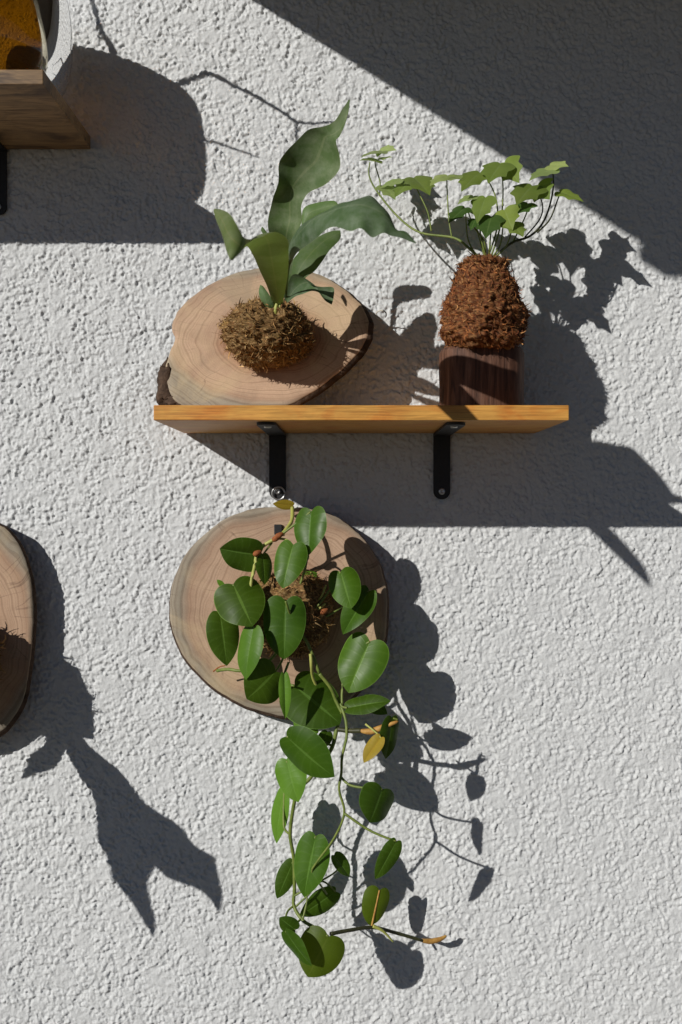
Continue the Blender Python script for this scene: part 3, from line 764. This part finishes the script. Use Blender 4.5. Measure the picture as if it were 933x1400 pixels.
ST = [  # points, radius, radius, material
    ([(400, 694, 66), (399, 712, 84), (388, 728, 100), (378, 736, 104), (362, 745, 102), (352, 755, 100), (349, 772, 104), (344, 795, 112), (340, 830, 112)], 2.6, 2.2, M_stemy),
    ([(378, 736, 104), (392, 738, 106), (401, 746, 108)], 1.6, 1.4, M_stemy), ([(385, 731, 102), (410, 712, 108), (425, 700, 112)], 1.6, 1.4, M_stem),
    ([(352, 755, 100), (353, 758, 100)], 1.5, 1.4, M_stemy), ([(372, 742, 102), (360, 758, 97)], 1.4, 1.2, M_stem),
    ([(420, 756, 96), (418, 775, 96), (410, 800, 92), (398, 820, 96)], 1.7, 1.6, M_stem), ([(391, 822, 128), (395, 835, 122), (402, 850, 106)], 1.6, 1.6, M_stem),
    ([(319, 799, 118), (330, 820, 110), (350, 835, 104), (372, 840, 100)], 1.6, 1.6, M_stem), ([(301, 838, 98), (316, 845, 96), (345, 850, 95)], 1.4, 1.4, M_stem),
    ([(297, 917, 84), (312, 915, 92), (328, 917, 98), (350, 914, 96), (372, 900, 96), (385, 880, 98)], 2.2, 2.0, M_stem), ([(292, 918, 70), (300, 912, 76), (308, 910, 84)], 1.0, 0.7, M_rust),
    ([(347, 858, 122), (360, 862, 110), (378, 858, 104)], 1.5, 1.5, M_stem), ([(377, 918, 92), (385, 905, 92), (390, 890, 92)], 1.5, 1.5, M_stem),
    ([(425, 894, 112), (426, 908, 113), (428, 926, 100), (436, 945, 90)], 2.2, 2.0, M_stemy), ([(437, 921, 108), (452, 940, 106), (459, 957, 104), (468, 975, 108)], 2.4, 2.2, M_stem),
    ([(402, 860, 100), (420, 878, 106), (437, 921, 108)], 2.0, 2.2, M_stem), ([(466, 782, 96), (455, 800, 90), (440, 822, 90), (428, 835, 92)], 1.4, 1.5, M_stem),
    ([(505, 808, 78), (490, 815, 78), (455, 838, 84), (430, 850, 88)], 1.3, 1.5, M_stem), ([(506, 877, 88), (490, 890, 86), (470, 930, 92), (468, 965, 104)], 1.6, 1.6, M_stem),
    ([(433, 822, 86), (440, 815, 90), (446, 800, 92)], 1.5, 1.2, M_stemy), ([(430, 836, 88), (437, 832, 92), (445, 825, 92)], 1.8, 1.4, M_stemy),
    ([(475, 968, 112), (468, 966, 110), (466, 962, 108)], 1.6, 1.6, M_stem), ([(403, 938, 112), (388, 930, 104), (395, 905, 98)], 1.6, 1.6, M_stem),
    # the two long vines
    ([(467, 966, 108), (473, 985, 116), (474, 1008, 122), (468, 1035, 124), (467, 1056, 124), (464, 1080, 126), (471, 1112, 126), (457, 1146, 118), (434, 1178, 110), (427, 1192, 104), (437, 1208, 90), (447, 1222, 76)], 2.0, 1.2, M_stem),
    ([(466, 975, 106), (460, 1000, 110), (455, 1020, 110), (444, 1038, 108), (424, 1064, 104), (408, 1080, 98), (402, 1100, 92), (397, 1140, 84), (402, 1175, 80), (403, 1215, 78), (402, 1238, 80), (414, 1258, 92), (430, 1268, 100), (442, 1276, 106)], 2.7, 2.2, M_stem),
    ([(452, 1277, 104), (478, 1272, 88), (510, 1268, 66), (540, 1275, 48), (578, 1286, 34)], 2.6, 2.2, M_stemd),
    ([(471, 1112, 126), (500, 1132, 130), (520, 1142, 134), (542, 1150, 136)], 1.7, 1.4, M_stem), ([(466, 1062, 124), (478, 1073, 130), (497, 1077, 138), (523, 1079, 142)], 1.7, 1.4, M_stem),
    ([(397, 1141, 84), (389, 1132, 74), (388, 1108, 64), (389, 1082, 58)], 1.6, 1.3, M_stem), ([(408, 1080, 98), (398, 1062, 94), (392, 1040, 92)], 1.5, 1.4, M_stem),
    ([(455, 1020, 110), (430, 1010, 120), (392, 1007, 128)], 1.6, 1.5, M_stem), ([(403, 1200, 79), (416, 1175, 88), (432, 1143, 96)], 1.5, 1.3, M_stem),
    ([(402, 1225, 79), (425, 1212, 80), (455, 1195, 84), (464, 1186, 88)], 1.5, 1.0, M_stem), ([(404, 1240, 80), (420, 1225, 80), (440, 1205, 74), (459, 1219, 66)], 1.4, 1.2, M_stem),
    ([(402, 1238, 80), (393, 1247, 90), (392, 1260, 108), (404, 1271, 118)], 1.4, 1.2, M_stem), ([(411, 1257, 92), (404, 1264, 104), (391, 1274, 126)], 1.5, 1.3, M_stem),
    ([(414, 1258, 92), (420, 1232, 84), (419, 1225, 82)], 1.4, 1.0, M_stem), ([(400, 1180, 80), (401, 1178, 66)], 1.3, 1.2, M_stem),
    ([(508, 1268, 66), (513, 1245, 64), (519, 1217, 60)], 1.3, 1.2, M_node), ([(433, 1270, 102), (449, 1280, 112)], 1.6, 1.5, M_stem),
    ([(510, 1266, 67), (524, 1273, 66), (538, 1288, 62)], 2.6, 1.0, M_stemy), ([(500, 990, 128), (515, 1002, 136), (521, 1009, 140)], 1.4, 1.0, M_stemy),
    ([(544, 984, 128), (538, 982, 128)], 1.2, 1.2, M_stem), ([(462, 997, 112), (478, 999, 118), (494, 999, 124)], 3.0, 3.2, M_stemd)]
for i, (pts, r0, r1, m) in enumerate(ST):
    stem('stem', pts, r0, r1, m, phil, 6, 7, 0.04)
def sheath(pts, rmax, mat):
    c = catmull([tuple(P(*p)) for p in pts], 6)
    n = len(c)
    V, F = tube_data(c, [(0.35 + 0.65 * math.sin(math.pi * (i / (n - 1)) ** 0.8)) * rmax * U * (1 if i < n - 1 else 0.2) for i in range(n)], 8)
    mesh_obj('leaf_sheath', V, F, mat, phil)
sheath([(492, 999, 124), (508, 1000, 126), (524, 994, 128), (545, 986, 130)], 4.2, M_node)
sheath([(574, 1285, 35), (588, 1287, 30), (602, 1284, 26), (611, 1279, 22)], 3.6, M_node)
for (x, y, z) in ((378, 736, 106), (352, 756, 102), (382, 732, 108), (352, 918, 98), (443, 836, 92)):
    c = P(x, y, z)
    sheath([(x - 5, y + 3, z), (x, y, z + 2), (x + 6, y - 3, z)], 3.8, M_rust)
hook = mesh_obj('hanging_hook', *box_data(P(375, 731, 46), P(386, 717, 42.3), 0.8 * U), M_black, smooth=False)
tag(hook, 'small black hook plate near the top of the lower wood slice', 'hook')

# key ring on the left bracket screw
c = P(381, 674.5, 9)
V, F = tube_data([c + Vector((math.cos(a) * 8.6 * U, -0.0006 * math.sin(a * 1.0), math.sin(a) * 8.6 * U)) for a in np.linspace(0, 2 * math.pi, 33)], [1.25 * U] * 33, 8)
kr = mesh_obj('split_ring', V, F, M_steel)
tag(kr, 'silver split ring hanging on the screw of the left bracket', 'ring')
V, F = box_data(P(393, 695, 50), P(408, 690.5, 46), 0.5 * U)
pt = mesh_obj('plant_tag', V, F, M_plastic, smooth=False)
tag(pt, 'tiny white plastic tag at the top edge of the lower wood slice', 'tag')

# ------------------------------------------------------------------ amber jar and twigs on the upper left shelf
jar = thing('glass_jar', O(34, 187, 125), 'amber glass jar standing on the dark shelf at the upper left corner', 'jar')
def lathe(name, prof, mat, parent, c=(34, 187, 118), n=64):
    V = []; F = []
    for r_, h_ in prof:
        for k in range(n):
            a = 2 * math.pi * k / n
            V.append(O(c[0] + r_ * math.cos(a), c[1] - h_, c[2] + r_ * math.sin(a)))
    for i in range(len(prof) - 1):
        for k in range(n):
            k2 = (k + 1) % n
            F.append((i * n + k, i * n + k2, (i + 1) * n + k2, (i + 1) * n + k))
    return mesh_obj(name, V, F, mat, parent)
tg = NT('clear_glass'); tg.base((0.86, 0.80, 0.62), 0.02, 0.5); tg.b.inputs['Transmission Weight'].default_value = 1; tg.b.inputs['IOR'].default_value = 1.45
ta = NT('amber_liquid'); ta.base((0.22, 0.088, 0.002), 0.03, 0.5); ta.b.inputs['Transmission Weight'].default_value = 1; ta.b.inputs['IOR'].default_value = 0.93
o_prof = [(0.01, 0.4), (52, 0.4), (68, 4), (80, 14), (90, 34), (95, 62), (95, 95), (92, 122), (86, 148), (80, 152)]
sm = lambda p: [tuple(x) for x in catmull(p, 4)]
lathe('glass', sm(o_prof) + [(0.01, 152)], tg.m, jar)
lathe('amber_liquid', sm([(0.01, 7), (34, 7), (58, 10), (74, 21), (83, 44), (87.5, 76), (86.5, 108), (81, 138)]) + [(0.01, 138)], ta.m, jar)
tw = thing('dry_twigs', O(34, 180, 125), 'bare dry twigs rising from the amber jar above the frame', 'twigs')
def twig(pts, r0, r1):
    c = catmull([tuple(SH(*p)) for p in pts], 6)
    V, F = tube_data(c, [(r0 + (r1 - r0) * i / (len(c) - 1)) * U * (1 + 0.25 * math.sin(i * 1.9)) for i in range(len(c))], 6)
    mesh_obj('twig', V, F, M_twig, tw)
twig([(150, 140, 130), (154, 76, 140), (146, 55, 150), (136, 40, 152), (128, 12, 158), (122, -10, 165)], 4.2, 2.6)
twig([(146, 55, 150), (139, 50, 152), (133, 49, 152)], 2.4, 1.6)
twig([(170, 150, 150), (240, 115, 175), (268, 104, 185), (287, 100, 190), (320, 116, 196), (350, 131, 200), (385, 152, 206), (405, 165, 210), (432, 167, 214), (462, 164, 218)], 4.0, 1.5)
twig([(405, 165, 210), (404, 180, 212), (402, 198, 214)], 2.4, 1.0)
twig([(200, 160, 190), (260, 185, 220), (293, 193, 228), (322, 203, 232), (352, 213, 236)], 2.6, 1.2)

# ------------------------------------------------------------------ second staghorn fern on the left slice (mostly outside the frame)
fl = thing('staghorn_fern', P(-80, 880, 34), 'staghorn fern beyond the left edge whose forked leaf shadow falls on the wall', 'fern', 'staghorn ferns mounted on wood slices')
moss(fl, O(-40, 890, 78), (60 * U, 52 * U, 58 * U), sph, PAL_BROWN, 2200, 0.014, 12, 0.13)
sv = lambda p: SH(*p)
loft_leaf('leaf', [((60, 985, 118), (100, 985, 110)), ((90, 1030, 160), (118, 1014, 150)), ((108, 1060, 195), (155, 1050, 185)), ((123, 1092, 225), (190, 1085, 215)),
                   ((134, 1128, 250), (222, 1116, 240)), ((131, 1155, 268), (255, 1142, 262)), ((150, 1180, 285), (280, 1163, 280)), ((172, 1192, 296), (292, 1180, 292))], M_stag, fl, 0.10, conv=sv, ripple=0.05)
loft_leaf('leaf', [((150, 1180, 285), (222, 1170, 284)), ((152, 1200, 294), (205, 1194, 292)), ((176, 1230, 304), (201, 1214, 302)), ((193, 1257, 312), (207, 1240, 311)), ((205, 1278, 318), (211, 1258, 317)), ((207, 1282, 319), (209, 1279, 319))], M_stag, fl, 0.06, conv=sv)
loft_leaf('leaf', [((200, 1170, 286), (288, 1172, 284)), ((222, 1196, 296), (295, 1186, 294)), ((246, 1207, 304), (300, 1205, 304)), ((270, 1216, 312), (303, 1222, 312)), ((288, 1232, 318), (302, 1238, 318)), ((297, 1247, 321), (299, 1246, 321))], M_stag, fl, 0.06, conv=sv)
loft_leaf('leaf', [((62, 1000, 110), (90, 1010, 110)), ((58, 1018, 118), (85, 1028, 122)), ((40, 1032, 124), (74, 1048, 130)), ((34, 1046, 128), (50, 1058, 134)), ((27, 1064, 136), (30, 1064, 136))], M_stagp, fl, 0.08, conv=sv)
loft_leaf('leaf', [((60, 900, 95), (100, 925, 95)), ((80, 915, 110), (112, 935, 112)), ((96, 935, 120), (122, 952, 122)), ((108, 965, 126), (127, 985, 128)), ((100, 985, 130), (129, 1008, 132)), ((112, 1008, 134), (128, 1011, 134))], M_stagp, fl, 0.08, conv=sv)
